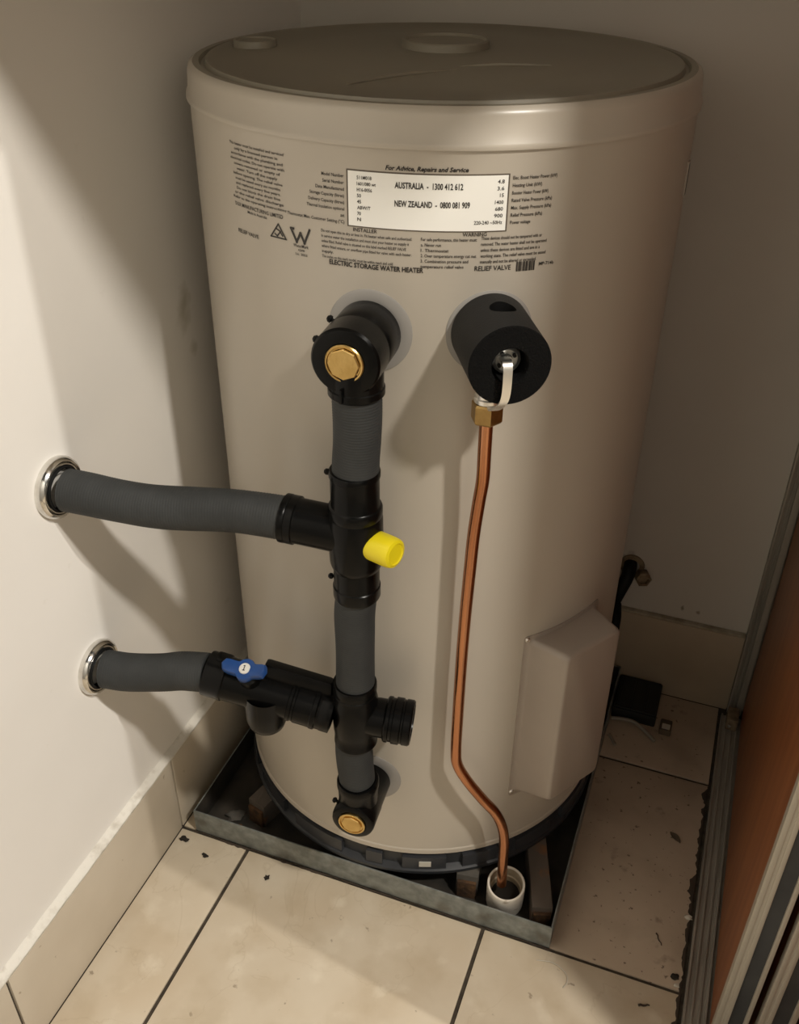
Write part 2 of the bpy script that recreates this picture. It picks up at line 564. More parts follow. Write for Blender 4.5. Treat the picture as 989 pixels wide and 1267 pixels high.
# pressed marks and plugs of the lid
for a, b_ in (((.2547, .0863), (.3224, .1906)), ((.31, .20), (.40, .25))):
    p, q = Vector((*a, ZT + .0006)), Vector((*b_, ZT + .0014))
    bm = bmn()
    tube(bm, spline([p, (p + q) / 2 + Vector((-.004, .004, 0.0006)), q], 6), .0016, 8, rfun=lambda d, i: .0020 * math.sin(PI * min(max(i / 12, .06), .94)) + .0002)
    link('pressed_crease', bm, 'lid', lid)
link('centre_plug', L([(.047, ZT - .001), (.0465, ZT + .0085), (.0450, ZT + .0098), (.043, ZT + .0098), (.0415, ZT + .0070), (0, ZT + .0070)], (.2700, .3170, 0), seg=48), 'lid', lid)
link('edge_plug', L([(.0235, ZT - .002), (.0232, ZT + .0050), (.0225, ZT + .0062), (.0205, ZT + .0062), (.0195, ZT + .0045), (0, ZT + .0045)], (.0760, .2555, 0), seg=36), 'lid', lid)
# jacket seam tab on the right-hand side

# base: a dark plastic ring with slots and paler segments
bm = lathe_bm = L([(.215, .045), (RT + .001, .045), (RT + .0055, .047), (RT + .0055, .052), (RT + .001, .054), (RT - .004, .056), (RT - .004, ZB - .001), (.215, ZB - .001)], T, seg=128, closed=True)
ring = link('base_ring', bm, 'ringplastic', wh)


def sector(bm, a0, a1, r0, r1, z0, z1, n=6):
    V = []
    for k in range(n + 1):
        a = a0 + (a1 - a0) * k / n
        V.append([bm.verts.new(cyl(a, z, rr)) for rr, z in ((r0, z0), (r1, z0), (r1, z1), (r0, z1))])
    for A, Bq in zip(V, V[1:]):
        for k in range(4):
            bm.faces.new((A[k], A[(k + 1) % 4], Bq[(k + 1) % 4], Bq[k]))
    bm.faces.new(V[0])
    bm.faces.new(V[-1][::-1])


bm = bmn()
sector(bm, 88.2, 90.6, RT - .001, RT + .0016, .9100, .9440, 2)
tab = link('seam_tab', bm, 'cover', wh)
bm = bmn()
sector(bm, 88.6, 89.2, RT, RT + .0020, .9120, .9420, 2)
link('slot', bm, 'ink', tab)
for a0, a1 in ((-96, -76), (-70, -52), (-46, -30), (-24, -6), (2, 7), (13, 26), (31, 42), (48, 62), (68, 86)):
    bm = bmn()
    sector(bm, a0, a1, RT - .006, RT + .0030, .0545, ZB - .0035)
    link('ring_segment', bm, 'ringlight' if a0 > -30 else 'ringplastic', ring, ang=30)
bm = bmn()
sector(bm, 18.0, 21.5, RT + .0029, RT + .0046, .061, .070, 3)
link('pale_tab', bm, 'chip', ring)

# grey gaskets behind the fittings, set flush on the jacket
def disc_on_tank(a, z, rad, name, m, h=.0014, rin=0.0, n=14, seg=56):
    bm = bmn()
    rings = []
    prof = [(rin, h), (rad * .35 + rin * .65, h), (rad * .7 + rin * .3, h), (rad * .96, h), (rad, h * .5), (rad, -.0008)]
    for rr, hh in prof:
        rings.append([bm.verts.new(cyl(a + math.degrees(rr * math.cos(2 * PI * k / seg) / RT), z + rr * math.sin(2 * PI * k / seg), RT + hh)) for k in range(seg)])
    for A, Bq in zip(rings, rings[1:]):
        for k in range(seg):
            bm.faces.new((A[k], A[(k + 1) % seg], Bq[(k + 1) % seg], Bq[k]))
    if rin < .002:
        bm.faces.new(rings[0])
    return link(name, bm, m, wh)


A1, Z1 = 4.5, .8275
A2, Z2 = 29.0, .8300
A3, Z3 = 3.8, .2235
disc_on_tank(A1, Z1, .0405, 'gasket_disc', 'disc', rin=.010)
disc_on_tank(A2, Z2, .0405, 'gasket_disc', 'disc', rin=.010)
disc_on_tank(A3, Z3, .0385, 'gasket_disc', 'disc', rin=.010)

# pressed cover over the heating element, lower right
A0c = 57.5
bm = bmn()
def cov(lat, rr, z):
    n_ = udir(A0c)
    t_ = Vector((math.cos(R(A0c)), math.sin(R(A0c)), 0))
    return Vector((T.x, T.y, 0)) + n_ * rr + t_ * lat + Vector((0, 0, z))
def rim_r(lat, h):
    return math.sqrt((RT + h) ** 2 - lat * lat)
secs = []
NL = 8
def rect_loop(hw, z0, z1, depth, flat, cr):
    """rounded rectangle; depth(lat) -> radial distance"""
    pts = []
    nseg = 5
    for cx, cz, a0 in ((hw - cr, z1 - cr, 0), (-hw + cr, z1 - cr, 90), (-hw + cr, z0 + cr, 180), (hw - cr, z0 + cr, 270)):
        for k in range(nseg + 1):
            a = R(a0 + 90 * k / nseg)
            pts.append((cx + cr * math.cos(a), cz + cr * math.sin(a)))
    # subdivide the long spans so the flange follows the jacket
    out = []
    for i, p in enumerate(pts):
        q = pts[(i + 1) % len(pts)]
        out.append(p)
        d = math.hypot(q[0] - p[0], q[1] - p[1])
        if d > .02:
            for k in range(1, 8):
                out.append((p[0] + (q[0] - p[0]) * k / 8, p[1] + (q[1] - p[1]) * k / 8))
    return [bm.verts.new(cov(x, depth(x), z)) for x, z in out]
loops = [
    rect_loop(.0615, .1745, .4470, lambda x: rim_r(x, -.0005), 0, .004),
    rect_loop(.0615, .1745, .4470, lambda x: rim_r(x, .0014), 0, .004),
    rect_loop(.0555, .1800, .4420, lambda x: rim_r(x, .0016), 0, .006),
    rect_loop(.0540, .1820, .4415, lambda x: rim_r(x, .0040), 0, .008),
    rect_loop(.0455, .1990, .4440, lambda x: .3010, 0, .008),
    rect_loop(.0440, .2010, .4425, lambda x: .3050, 0, .008),
    rect_loop(.0410, .2040, .4395, lambda x: .3068, 0, .007),
]
for A, Bq in zip(loops, loops[1:]):
    for k in range(len(A)):
        k2 = (k + 1) % len(A)
        bm.faces.new((A[k], A[k2], Bq[k2], Bq[k]))
bm.faces.new(loops[-1])
cover = link('element_cover', bm, 'cover', wh, ang=50)
for lat, z in ((-.0580, .4430), (-.0580, .1830), (.0580, .1830)):
    p = cov(lat, rim_r(lat, .0014), z)
    n_ = Vector((p.x - T.x, p.y - T.y, 0)).normalized()
    link('screw', L([(0, .0022), (.0022, .0020), (.0032, .0008), (.0034, -.001)], p, n_, 14), 'lever', cover)


# ------------------------------------------------------------------ printing on the jacket
def wrap(bm, h):
    for v in bm.verts:
        v.co = cyl(v.co.x, v.co.y, RT + h)


DEG = RT * PI / 180     # metres of arc per degree


def text_bm(s, a0, a1, z, size, align='FIT', shear=0.0, space=1.0, bold=.012):
    """flat text bent around the jacket: left edge at a0, right edge at a1 (degrees), baseline z"""
    cu = bpy.data.curves.new('t', 'FONT')
    cu.body = s
    cu.size = 1
    cu.shear = shear
    cu.resolution_u = 2
    cu.offset = bold
    o = bpy.data.objects.new('t', cu)
    COL.objects.link(o)
    dg = bpy.context.evaluated_depsgraph_get()
    me = bpy.data.meshes.new_from_object(o.evaluated_get(dg))
    bpy.data.objects.remove(o)
    bpy.data.curves.remove(cu)
    bm = bmn()
    bm.from_mesh(me)
    bpy.data.meshes.remove(me)
    xs = [v.co.x for v in bm.verts]
    x0, x1 = min(xs), max(xs)
    if align == 'FIT':
        k = (a1 - a0) / (x1 - x0)
    else:
        k = size / DEG * space
    for v in bm.verts:
        if align == 'R':
            ax = a1 - (x1 - v.co.x) * k
        elif align == 'C':
            ax = (a0 + a1) / 2 + (v.co.x - (x0 + x1) / 2) * k
        else:
            ax = a0 + (v.co.x - x0) * k
        v.co = Vector((ax, z + v.co.y * size, 0))
    wrap(bm, .0005 if not (0.2 < (a0 + a1) / 2 < 30.8 and .9245 < z < .9705) else .0009)
    return bm


def text(name, s, a0, a1, z, size, parent, m='ink', **k):
    return link(name, text_bm(s, a0, a1, z, size, **k), m, parent, smooth=False)


def text_lines(name, lines, a0, a1, z, pitch, size, parent, m='ink_soft', align='FIT', widths=None):
    out = bmn()
    for i, s in enumerate(lines):
        k = (widths[i] if widths else 1.0)
        if align == 'C':
            c, h = (a0 + a1) / 2, (a1 - a0) / 2 * k
            b_ = text_bm(s, c - h, c + h, z - pitch * i, size)
        elif align == 'R':
            b_ = text_bm(s, a1 - (a1 - a0) * k, a1, z - pitch * i, size)
        else:
            b_ = text_bm(s, a0, a0 + (a1 - a0) * k, z - pitch * i, size)
        me = bpy.data.meshes.new('t')
        b_.to_mesh(me)
        b_.free()
        out.from_mesh(me)
        bpy.data.meshes.remove(me)
    return link(name, out, m, parent, smooth=False)


bm = bmn()
sector(bm, .2, 31.0, RT - .0004, RT + .0004, .9232, .9718, 24)
plate = link('rating_plate', bm, 'label_edge', wh, ang=30)
bm = bmn()
sector(bm, .5, 30.7, RT - .0004, RT + .0006, .9243, .9707, 24)
link('plate_face', bm, 'label', plate, ang=30)
text('plate_lettering', 'AUSTRALIA  -  1300 412 612', 9.6, 22.3, .9592, .0072, plate, bold=.025)
text('plate_lettering', 'NEW ZEALAND  -  0800 081 909', 9.6, 23.7, .9440, .0072, plate, bold=.025)
text_lines('plate_lettering', ['511M018', '1601/080 wt', 'H16-0056', '50', '45', 'ABW/T', '70', 'N'], 2.3, 6.0, .9642, .00505, .0042, plate, 'ink', 'L', [.78, 1, .8, .22, .22, .72, .2, .2])
text_lines('plate_lettering', ['4.8', '3.6', '15', '1400', '680', '900', '220-240 ~50Hz'], 24.6, 30.0, .9642, .00570, .0044, plate, 'ink', 'R', [.24, .24, .14, .3, .28, .3, 1])
text('heading', 'For Advice, Repairs and Service', 7.8, 23.2, .9737, .0052, wh, shear=.25, bold=.03)
text_lines('line_labels', ['Model Number', 'Serial Number', 'Date Manufactured', 'Storage Capacity (litres)', 'Delivery Capacity (litres)', 'Thermal Insulation optional', 'at'], -9.0, -.35, .9642, .00560, .0040, wh, 'ink', 'R', [.54, .52, .70, .86, .90, .95, .1])
text('line_labels', 'Thermostat Max. Customer Setting (°C)', -13.4, -.4, .9250, .0040, wh, 'ink')
text_lines('line_labels', ['Elec. Boost Heater Power (kW)', 'Heating Unit (kW)', 'Booster Heater Power (kW)', 'Rated Valve Pressure (kPa)', 'Max. Supply Pressure (kPa)', 'Relief Pressure (kPa)', 'Power voltage'], 31.6, 40.4, .9668, .00625, .0042, wh, 'ink', 'L', [1, .66, .82, .92, .92, .72, .46])
text_lines('notice_lettering', ['This heater must be installed and serviced', 'only by a licensed person in', 'accordance with the plumbing and', 'electrical codes. Do not operate with', 'covers removed or empty of', 'water. Turn off the supply', 'before opening. The relief valve', 'must be eased every six months', 'and replaced every five years.', 'Do not block the drain line', 'or the relief valve discharge', 'Refer to the operating instructions'], -29.6, -13.6, .9745, .00440, .0036, wh, 'ink', 'C', [1, .8, .96, 1, .86, .76, .92, .84, .84, .82, .92, 1])
text('maker_lettering', 'DUX MANUFACTURING LIMITED', -29.2, -14.6, .9192, .0050, wh, 'ink')
text('maker_lettering', 'Made in Australia', -25.0, -19.1, .9152, .0036, wh, 'ink')
text('valve_lettering', 'RELIEF VALVE', -28.9, -22.0, .8940, .0052, wh, 'ink')
text('notice_lettering', 'INSTALLER', 1.4, 6.2, .9193, .0046, wh, 'ink')
text_lines('notice_lettering', ['Do not open this to dry or box in. Fit heater when safe and authorised.', 'In service water the installation and must shut your heater so supply it', 'unless filled. Relief valve is situated on this label marked RELIEF VALVE', 'where fitted ensure, or overflow pipe fitted for valve with each heater.', 'supply.', 'The outlet on this mark model, must be within reach and cold'], -5.5, 13.0, .9150, .00460, .0037, wh, 'ink', 'L', [1, .97, .94, 1, .14, .8])
text('product_lettering', 'ELECTRIC STORAGE WATER HEATER', -3.9, 15.3, .8868, .0062, wh, 'ink', bold=.03)
text('notice_lettering', 'WARNING', 22.6, 27.2, .9198, .0046, wh, 'ink')
text_lines('notice_lettering', ['For safe performance, this heater must:', 'a. Never run', '  1. Thermostat', '  2. Over temperature energy cut out', '  3. Combination pressure and', '      temperature relief valve'], 14.7, 25.4, .9153, .00480, .0040, wh, 'ink', 'L', [1, .36, .50, 1, .86, .78])
text_lines('notice_lettering', ['These devices should not be tampered with or', 'removed. The water heater shall not be operated', 'unless these devices are fitted and are in a', 'working state. The relief valve must be eased', 'manually and not be altered or exceeded.'], 26.2, 39.4, .9165, .00520, .0042, wh, 'ink', 'L', [.92, 1, .9, 1, .86])
text('valve_lettering', 'RELIEF VALVE', 25.2, 32.4, .8890, .0062, wh, 'ink')
text('valve_lettering', 'MP-714b', 38.2, 41.4, .8905, .0044, wh, 'ink')
bm = bmn()
a = 33.5
for wd, gap in ((.25, .12), (.1, .1), (.3, .1), (.12, .2), (.1, .1), (.28, .14), (.35, .1), (.1, .16), (.3, .1), (.18, .12), (.1, .1), (.3, .0)):
    vs = [bm.verts.new((x, z, 0)) for x, z in ((a, .8868), (a + wd, .8868), (a + wd, .8955), (a, .8955))]
    bm.faces.new(vs)
    a += wd + gap
wrap(bm, .0005)
link('barcode_bars', bm, 'ink', wh, smooth=False)


def strokes(segs, wd):
    """flat strokes in (degree, z) space, wd in metres"""
    bm = bmn()
    for (a0, z0), (a1, z1) in segs:
        p, q = Vector((a0 * DEG, z0)), Vector((a1 * DEG, z1))
        d = (q - p).normalized() * wd / 2
        n_ = Vector((-d.y, d.x))
        vs = [bm.verts.new(((v.x) / DEG, v.y, 0)) for v in (p - d - n_, q + d - n_, q + d + n_, p - d + n_)]
        bm.faces.new(vs)
    wrap(bm, .0005)
    return bm


# triangular approval mark with a tick inside, then the large W mark
tri = [(-18.2, .9008), (-16.0, .9135), (-14.1, .9010)]
link('approval_mark', strokes([(tri[0], tri[1]), (tri[1], tri[2]), (tri[2], tri[0]), ((-17.0, .9040), (-16.4, .9025)), ((-16.4, .9025), (-15.5, .9070)), ((-16.6, .9090), (-15.7, .9075)), ((-15.7, .9075), (-15.0, .9035))], .0014), 'ink', wh, smooth=False)
link('approval_mark', strokes([((-12.7, .9128), (-11.4, .9012)), ((-11.4, .9012), (-10.4, .9098)), ((-10.4, .9098), (-9.5, .9012)), ((-9.5, .9012), (-8.2, .9140)), ((-12.7, .9128), (-12.1, .9128))], .0022), 'ink', wh, smooth=False)
text('approval_lettering', 'WaterMark', -12.3, -8.6, .8965, .0042, wh, 'ink')
text_lines('approval_lettering', ['AS3498', 'Lic. 2053'], -12.0, -8.8, .8930, .0038, .0030, wh, 'ink', 'C', [.5, .9])


# ------------------------------------------------------------------ pipework on the front of the heater
def sleeve(pts, rad, label, group, ribs=True, per=10):
    P = spline(pts, per)
    ln = sum((b - a).length for a, b in zip(P, P[1:]))
    n = max(int(ln / .00095), 8)
    # resample evenly so the fine rings stay regular
    acc, out, i = 0, [], 0
    seglen = [(b - a).length for a, b in zip(P, P[1:])]
    for k in range(n + 1):
        d = ln * k / n
        while i < len(seglen) - 1 and acc + seglen[i] < d:
            acc += seglen[i]
            i += 1
        out.append(P[i].lerp(P[i + 1], min(max((d - acc) / seglen[i], 0), 1)))
    bm = bmn()
    tube(bm, out, rad, 28, rfun=lambda d, i: rad + (.00032 if i % 3 == 0 else -.00016) + .0003 * math.sin(d * 55 + rad * 900))
    o = link('pipe_sleeve', bm, 'sleeve', ang=70)
    return tag(o, label, 'pipe', group)


def nub(p, name='clip_tab', s=.0035, d=(-1, -.25, 0)):
    bm = bmn()
    lathe(bm, [(s * .55, -.003), (s * .55, .002), (s, .0028), (s, .0052), (s * .5, .007), (0, .007)], p, d, 10)
    return bm


CX, CY = .306, -.035
# upper elbow
U1 = udir(A1)
e1 = thing('elbow_fitting', 'black plastic elbow with round brass plug on the upper left tank outlet', 'pipe fitting', cyl(A1, Z1 - .04, .30))
o1 = Vector((T.x, T.y, Z1))
bm = L([(.012, .2620), (.0300, .2622), (.0312, .2640), (.0312, .296), (.0305, .2975), (.0305, .3010), (.0318, .3025), (.0318, .3300), (.0300, .3325), (.0285, .3330), (.0185, .3330), (.0180, .3300), (0, .3300)], o1, U1, 44)
link('body', bm, 'blackplastic', e1)
link('outlet', L([(.0235, .822), (.0250, .815), (.0250, .7975), (.0262, .7965), (.0262, .7905), (.0250, .7890), (.0232, .7890)], (.3095, -.035, 0), seg=36), 'blackplastic', e1)
link('brass_plug', L([(.0178, .329), (.0178, .3342), (.0170, .3352), (.0158, .3350), (.0152, .3338), (.0140, .3338)], o1, U1, 36), 'brass', e1)
bm = L([(.0146, .3345), (.0146, .3362), (.0138, .3370), (0, .3371)], o1, U1, 8)
link('plug_hexagon', bm, 'brass', e1, ang=20)
sx = Vector((U1.y, -U1.x, 0))
for d_, zz in ((.288, .018), (.325, .014)):
    link('clip_tab', nub(o1 + U1 * d_ + sx * .0245 + Vector((0, 0, zz)), d=sx + Vector((0, 0, .5))), 'blackplastic', e1)
bm = bmn()
box(bm, -.0012, .0012, -.0282, -.0235, .7905, .8040, .0006, Matrix.Translation((.306, -.035, 0)))
link('seam_ridge', bm, 'blackplastic', e1)

sleeve([(.3098, CY, .7900), (.3100, CY, .765), (.3092, CY, .740), (.3078, CY, .722), (.3070, CY, .7060)], .0226, 'short ribbed grey pipe sleeve between the upper elbow and the tee with the yellow cap', 'ribbed grey pipe sleeves')

# upper tee
t1 = thing('tee_fitting', 'black plastic tee with a yellow cap joining the upright pipe and upper side pipe', 'pipe fitting', (CX, CY, .556))
link('body', L([(.0218, .7085), (.0240, .7085), (.0250, .7070), (.0250, .7020), (.0240, .7010), (.0240, .6700), (.0246, .6690), (.0262, .6680), (.0270, .6660), (.0270, .6590), (.0262, .6570), (.0272, .6540), (.0276, .6250), (.0268, .6020), (.0250, .5960), (.0236, .5945), (.0236, .5720), (.0246, .5710), (.0246, .5590), (.0238, .5570), (.0216, .5570)], (CX, CY, 0), seg=44), 'blackplastic', t1)
bd = (Vector((.2311, -.0420, .6390)) - Vector((CX, CY, .6345)))
bl = bd.length
link('branch', L([(.0235, .0), (.0235, bl - .016), (.0238, bl - .0150), (.0252, bl - .0140), (.0252, bl - .0070), (.0244, bl - .0060), (.0254, bl - .0045), (.0254, bl), (.0215, bl + .0002)], (CX, CY, .6345), bd, 36), 'blackplastic', t1)
yd = Vector((.95, -.32, .06)).normalized()
yc = link('yellow_cap', L([(.0155, .012), (.0157, .042), (.0154, .0475), (.0144, .0505), (.0112, .0517), (.0107, .0505), (0, .0503)], (CX, CY, .6290), yd, 28), 'yellow', t1)
for zz in (.7040, .5790):
    link('clip_tab', nub(Vector((CX - .0215, CY - .006, zz)), s=.0032), 'blackplastic', t1)

sleeve([(.3055, CY, .5585), (.3028, CY, .53), (.3026, CY, .49), (.3018, CY, .4310)], .0212, 'smooth grey upright pipe sleeve between the yellow-capped tee and the lower tee', 'ribbed grey pipe sleeves')

# lower tee with its blanked right-hand end
LX = .301
t2 = thing('tee_fitting', 'black plastic tee with blanked right end below the long upright sleeve', 'pipe fitting', (LX, CY, .340))
ZL = .3850
link('body', L([(.0212, .4330), (.0238, .4330), (.0248, .4310), (.0248, .4240), (.0236, .4225), (.0236, .4190), (.0244, .4180), (.0244, .4120), (.0256, .4090), (.0260, .3900), (.0256, .3640), (.0246, .3600), (.0246, .3460), (.0250, .3450), (.0250, .3420), (.0238, .3408), (.0212, .3408)], (LX, CY, 0), seg=44), 'blackplastic', t2)
pd = (Vector((.3640, -.0225, .3785)) - Vector((LX, CY, .3830))).normalized()
link('end_plug', L([(.0205, 0), (.0225, .026), (.0225, .034), (.0250, .0350), (.0262, .0365), (.0262, .0400), (.0250, .0410), (.0250, .0440), (.0266, .0450), (.0266, .0530), (.0252, .0540), (.0252, .0560), (.0262, .0570), (.0262, .0640), (.0245, .0660), (.0215, .0662), (.0210, .0640), (0, .0635)], (LX, CY, .3830), pd, 36), 'blackplastic', t2)

# ball valve in the lower side pipe
VA, VB = Vector((.1290, -.0630, .4130)), Vector((.2775, -.0400, .3830))
vd = (VB - VA)
vl = vd.length
vd.normalize()
vt = thing('ball_valve', 'black ball valve with a blue butterfly handle on the lower side pipe', 'valve', (.2, -.055, .345))
link('body', L([(.0222, .0), (.0255, .0), (.0262, .0015), (.0262, .0190), (.0268, .0200), (.0268, .0235), (.0255, .0245), (.0250, .0420), (.0246, .0640), (.0246, .1010), (.0262, .1020), (.0262, .1055), (.0250, .1065), (.0250, .1090), (.0262, .1100), (.0262, .1290), (.0272, .1300), (.0272, .1345), (.0255, .1360), (.0255, .1410), (.0262, .1420), (.0262, vl - .001), (.0210, vl)], VA, vd, 40), 'blackplastic', vt)
pm = VA + vd * .0740 + Vector((0, -.008, 0))
link('ball_housing', L([(.0235, .006), (.0238, -.016), (.0234, -.036), (.0210, -.0445), (.0150, -.0505), (.0080, -.0530), (0, -.0535)], pm, (.05, -.05, 1), 36), 'blackplastic', vt)
# joint flange standing along the top
s_ = Vector((0, .22, 1)).normalized()
mt = Matrix.Translation(VA) @ Matrix((vd, s_.cross(vd).normalized(), s_)).transposed().to_4x4()
bm = bmn()
box(bm, .070, .150, -.010, .006, .016, .0400, .004, mt)
link('joint_flange', bm, 'blackplastic', vt)
bm = bmn()
box(bm, .012, .030, -.008, .008, .016, .0290, .003, mt)
link('stem_seat', bm, 'blackplastic', vt)
# handle
hd = Vector((-.05, -.36, .93)).normalized()
hc = VA + vd * .0590 + hd * .0345
link('stem', L([(.0140, -.022), (.0130, .000), (.0085, .003), (.0085, .006)], hc - hd * .004, hd, 24), 'blackplastic', vt)
hx = (vd - hd * vd.dot(hd)).normalized()
hy = hd.cross(hx)
prof = []
N = 72
for k in range(N):
    a = 2 * PI * k / N
    rr = max(.0120, min(.0074 / max(abs(math.sin(a)), 1e-4), .0270 / max(abs(math.cos(a)), 1e-4) * (1 - .10 * abs(math.sin(a)) * 4)))
    prof.append((rr * math.cos(a), rr * math.sin(a) * (1.0 + .1 * abs(math.sin(a)))))
bm = bmn()
lay = []
for h_, sc_ in ((.0010, .94), (.0020, 1), (.0085, 1), (.0100, .93)):
    ring_ = []
    for (x, y) in prof:
        lift = .0060 * (x / .0245) ** 2
        ring_.append(bm.verts.new(hc + hx * x * sc_ + hy * y * sc_ + hd * (h_ + lift)))
    lay.append(ring_)
for A, Bq in zip(lay, lay[1:]):
    for k in range(N):
        bm.faces.new((A[k], A[(k + 1) % N], Bq[(k + 1) % N], Bq[k]))
cv = bm.verts.new(hc + hd * .0098)
cv2 = bm.verts.new(hc + hd * .001)
for k in range(N):
    bm.faces.new((lay[-1][k], lay[-1][(k + 1) % N], cv))
    bm.faces.new((lay[0][(k + 1) % N], lay[0][k], cv2))
hnd = link('butterfly_handle', bm, 'blue', vt, ang=50)
link('screw_cap', L([(.0066, .008), (.0066, .0115), (.0058, .0124), (0, .0126)], hc, hd, 24), 'white', hnd)
bm = bmn()
for x0, x1, y0, y1 in ((-.0004, .0006, -.0032, .0032), (-.0016, .0004, .0020, .0030), (-.0014, .0016, -.0034, -.0024)):
    vs = [bm.verts.new(hc + hx * x + hy * y + hd * .0128) for x, y in ((x0, y0), (x1, y0), (x1, y1), (x0, y1))]
    bm.faces.new(vs)
link('cap_print', bm, 'ink', hnd, smooth=False)

# side pipes and their wall flanges
sleeve([(.0035, -.084, .6445), (.0279, -.082, .6440), (.0639, -.078, .6415), (.1069, -.071, .6400), (.1726, -.055, .6420), (.2050, -.0480, .6410), (.2325, -.0422, .6388)], .0222, 'long curved grey pipe sleeve from the upper wall flange to the yellow-capped tee', 'ribbed grey pipe sleeves')
sleeve([(.0035, -.084, .3950), (.0324, -.080, .3960), (.0729, -.073, .4030), (.1000, -.068, .4100), (.1300, -.0628, .4128)], .0222, 'short grey pipe sleeve from the lower wall flange to the ball valve', 'ribbed grey pipe sleeves')
for z, lab in ((.6455, 'round chrome wall flange around the upper side pipe'), (.3950, 'round chrome wall flange around the lower side pipe')):
    fo = thing('wall_flange', lab, 'flange', (XW, -.084, z - .03), 'chrome wall flanges')
    link('rosette', L([(.0335, .0002), (.0340, .0040), (.0325, .0085), (.0300, .0105), (.0285, .0098), (.0278, .0070), (.0268, .0098), (.0256, .0098), (.0250, .0080), (.0250, .0002)], (XW, -.084, z), (1, 0, 0), 48, closed=True), 'chrome', fo)
    link('inner_seal', L([(.0252, .0004), (.0252, .0085), (.0238, .0120), (.0228, .0120), (.0226, .0004)], (XW, -.084, z), (1, 0, 0), 40, closed=True), 'blackmatt', fo)

# short sleeve and lower elbow
sleeve([(.2985, CY, .3425), (.2982, CY, .322), (.2990, CY, .300), (.3012, CY, .2730)], .0215, 'short grey pipe sleeve between the lower tee and the lower elbow', 'ribbed grey pipe sleeves')
U3 = udir(A3)
o3 = Vector((T.x, T.y, Z3))
e2 = thing('elbow_fitting', 'black plastic elbow with small brass plug at the tank foot', 'pipe fitting', cyl(A3, Z3 - .03, .30))
link('body', L([(.010, .2622), (.0255, .2624), (.0262, .2640), (.0262, .3000), (.0268, .3010), (.0268, .3310), (.0258, .3345), (.0240, .3358), (.0180, .3360), (.0174, .3340), (0, .3340)], o3, U3, 40), 'blackplastic', e2)
link('outlet', L([(.0212, .2745), (.0245, .2745), (.0254, .2725), (.0254, .2650), (.0242, .2600), (.0238, .2400)], (.3022, CY, 0), seg=36), 'blackplastic', e2)
link('brass_plug', L([(.0168, .332), (.0168, .3382), (.0160, .3388), (.0146, .3386), (.0140, .3372), (.0120, .3372)], o3, U3, 36), 'brass', e2)
link('plug_hexagon', L([(.0128, .3365), (.0128, .3392), (.0120, .3400), (0, .3401)], o3, U3, 8), 'brass', e2, ang=20)
sx3 = Vector((U3.y, -U3.x, 0))
link('clip_tab', nub(o3 + U3 * .320 + sx3 * .0235 + Vector((0, 0, .012)), d=sx3 + Vector((0, 0, .4))), 'blackplastic', e2)
link('clip_tab', nub(o3 + U3 * .3100 + sx3 * -.004 + Vector((0, 0, .0268)), s=.0025, d=(0, 0, 1)), 'blackplastic', e2)

# relief valve inside its foam sleeve
U2 = udir(A2)
Zf = .8320
o2 = Vector((T.x, T.y, Zf))
sx2 = Vector((math.cos(R(A2)), math.sin(R(A2)), 0))     # to the right, looking at the tank
rv = thing('relief_valve', 'pressure relief valve in a fat black foam sleeve with chrome lever', 'valve', cyl(A2, Zf - .036, .30))
RF, RI, FR, FB = .0365, .0160, .3370, .2620
bm = bmn()
prof = [(RI, FB), (RF, FB), (RF, FR - .001), (RF - .001, FR), (.030, FR + .0003), (.024, FR), (RI + .001, FR), (RI, FR - .0012), (RI * .97, FB + .03)]
lathe(bm, prof, o2, U2, 56, closed=True)
for fc in bm.faces:
    ds = [(v.co - o2).dot(U2) for v in fc.verts]
    rs = [((v.co - o2) - U2 * (v.co - o2).dot(U2)).length for v in fc.verts]
    fc.material_index = 1 if min(ds) > FR - .0021 or max(rs) < RI * 1.05 else 0
fo = link('foam_sleeve', bm, 'foam', rv, slots=['foam_cut', 'blackmatt'])
# an off-round hole cut down through the top of the foam
ph = o2 + U2 * .2935 + sx2 * .0015
bm = bmn()
lathe(bm, [(0, .022), (.0115, .022), (.0122, .060), (0, .060)], ph, (0, 0, 1), 26, mi=2)
for v in bm.verts:
    v.co += (v.co - ph).cross(Vector((0, 0, 1))) * 0 + sx2 * .0012 * noise.noise(v.co * 90)
cut = link('cutter', bm, 'foam', slots=['foam_cut', 'blackmatt'], smooth=False)
cut.data.transform(Matrix.Translation(-root_loc(fo)))
cut.location = root_loc(fo)
bpy.context.view_layer.update()
md = fo.modifiers.new('hole', 'BOOLEAN')
md.operation = 'DIFFERENCE'
md.object = cut
md.solver = 'EXACT'
bpy.context.view_layer.update()
nm = bpy.data.meshes.new_from_object(fo.evaluated_get(bpy.context.evaluated_depsgraph_get()))
fo.modifiers.clear()
fo.data = nm
fo.data.set_sharp_from_angle(angle=R(35))
bpy.data.objects.remove(cut)
link('valve_body', L([(.0135, FB), (.0135, .318), (.0125, .3235), (.0100, .3250), (.0098, .3235), (.0055, .3235), (.0050, .3270), (0, .3275)], o2, U2, 28), 'valvegrey', rv)
bm = bmn()
for k in range(4):
    a = k * PI / 2 + .6
    p = o2 + sx2 * (.0078 * math.cos(a)) + Vector((0, 0, .0078 * math.sin(a)))
    lathe(bm, [(.0018, .3225), (.0018, .3262), (0, .3264)], p, U2, 8)
link('pin', bm, 'blackmatt', rv)
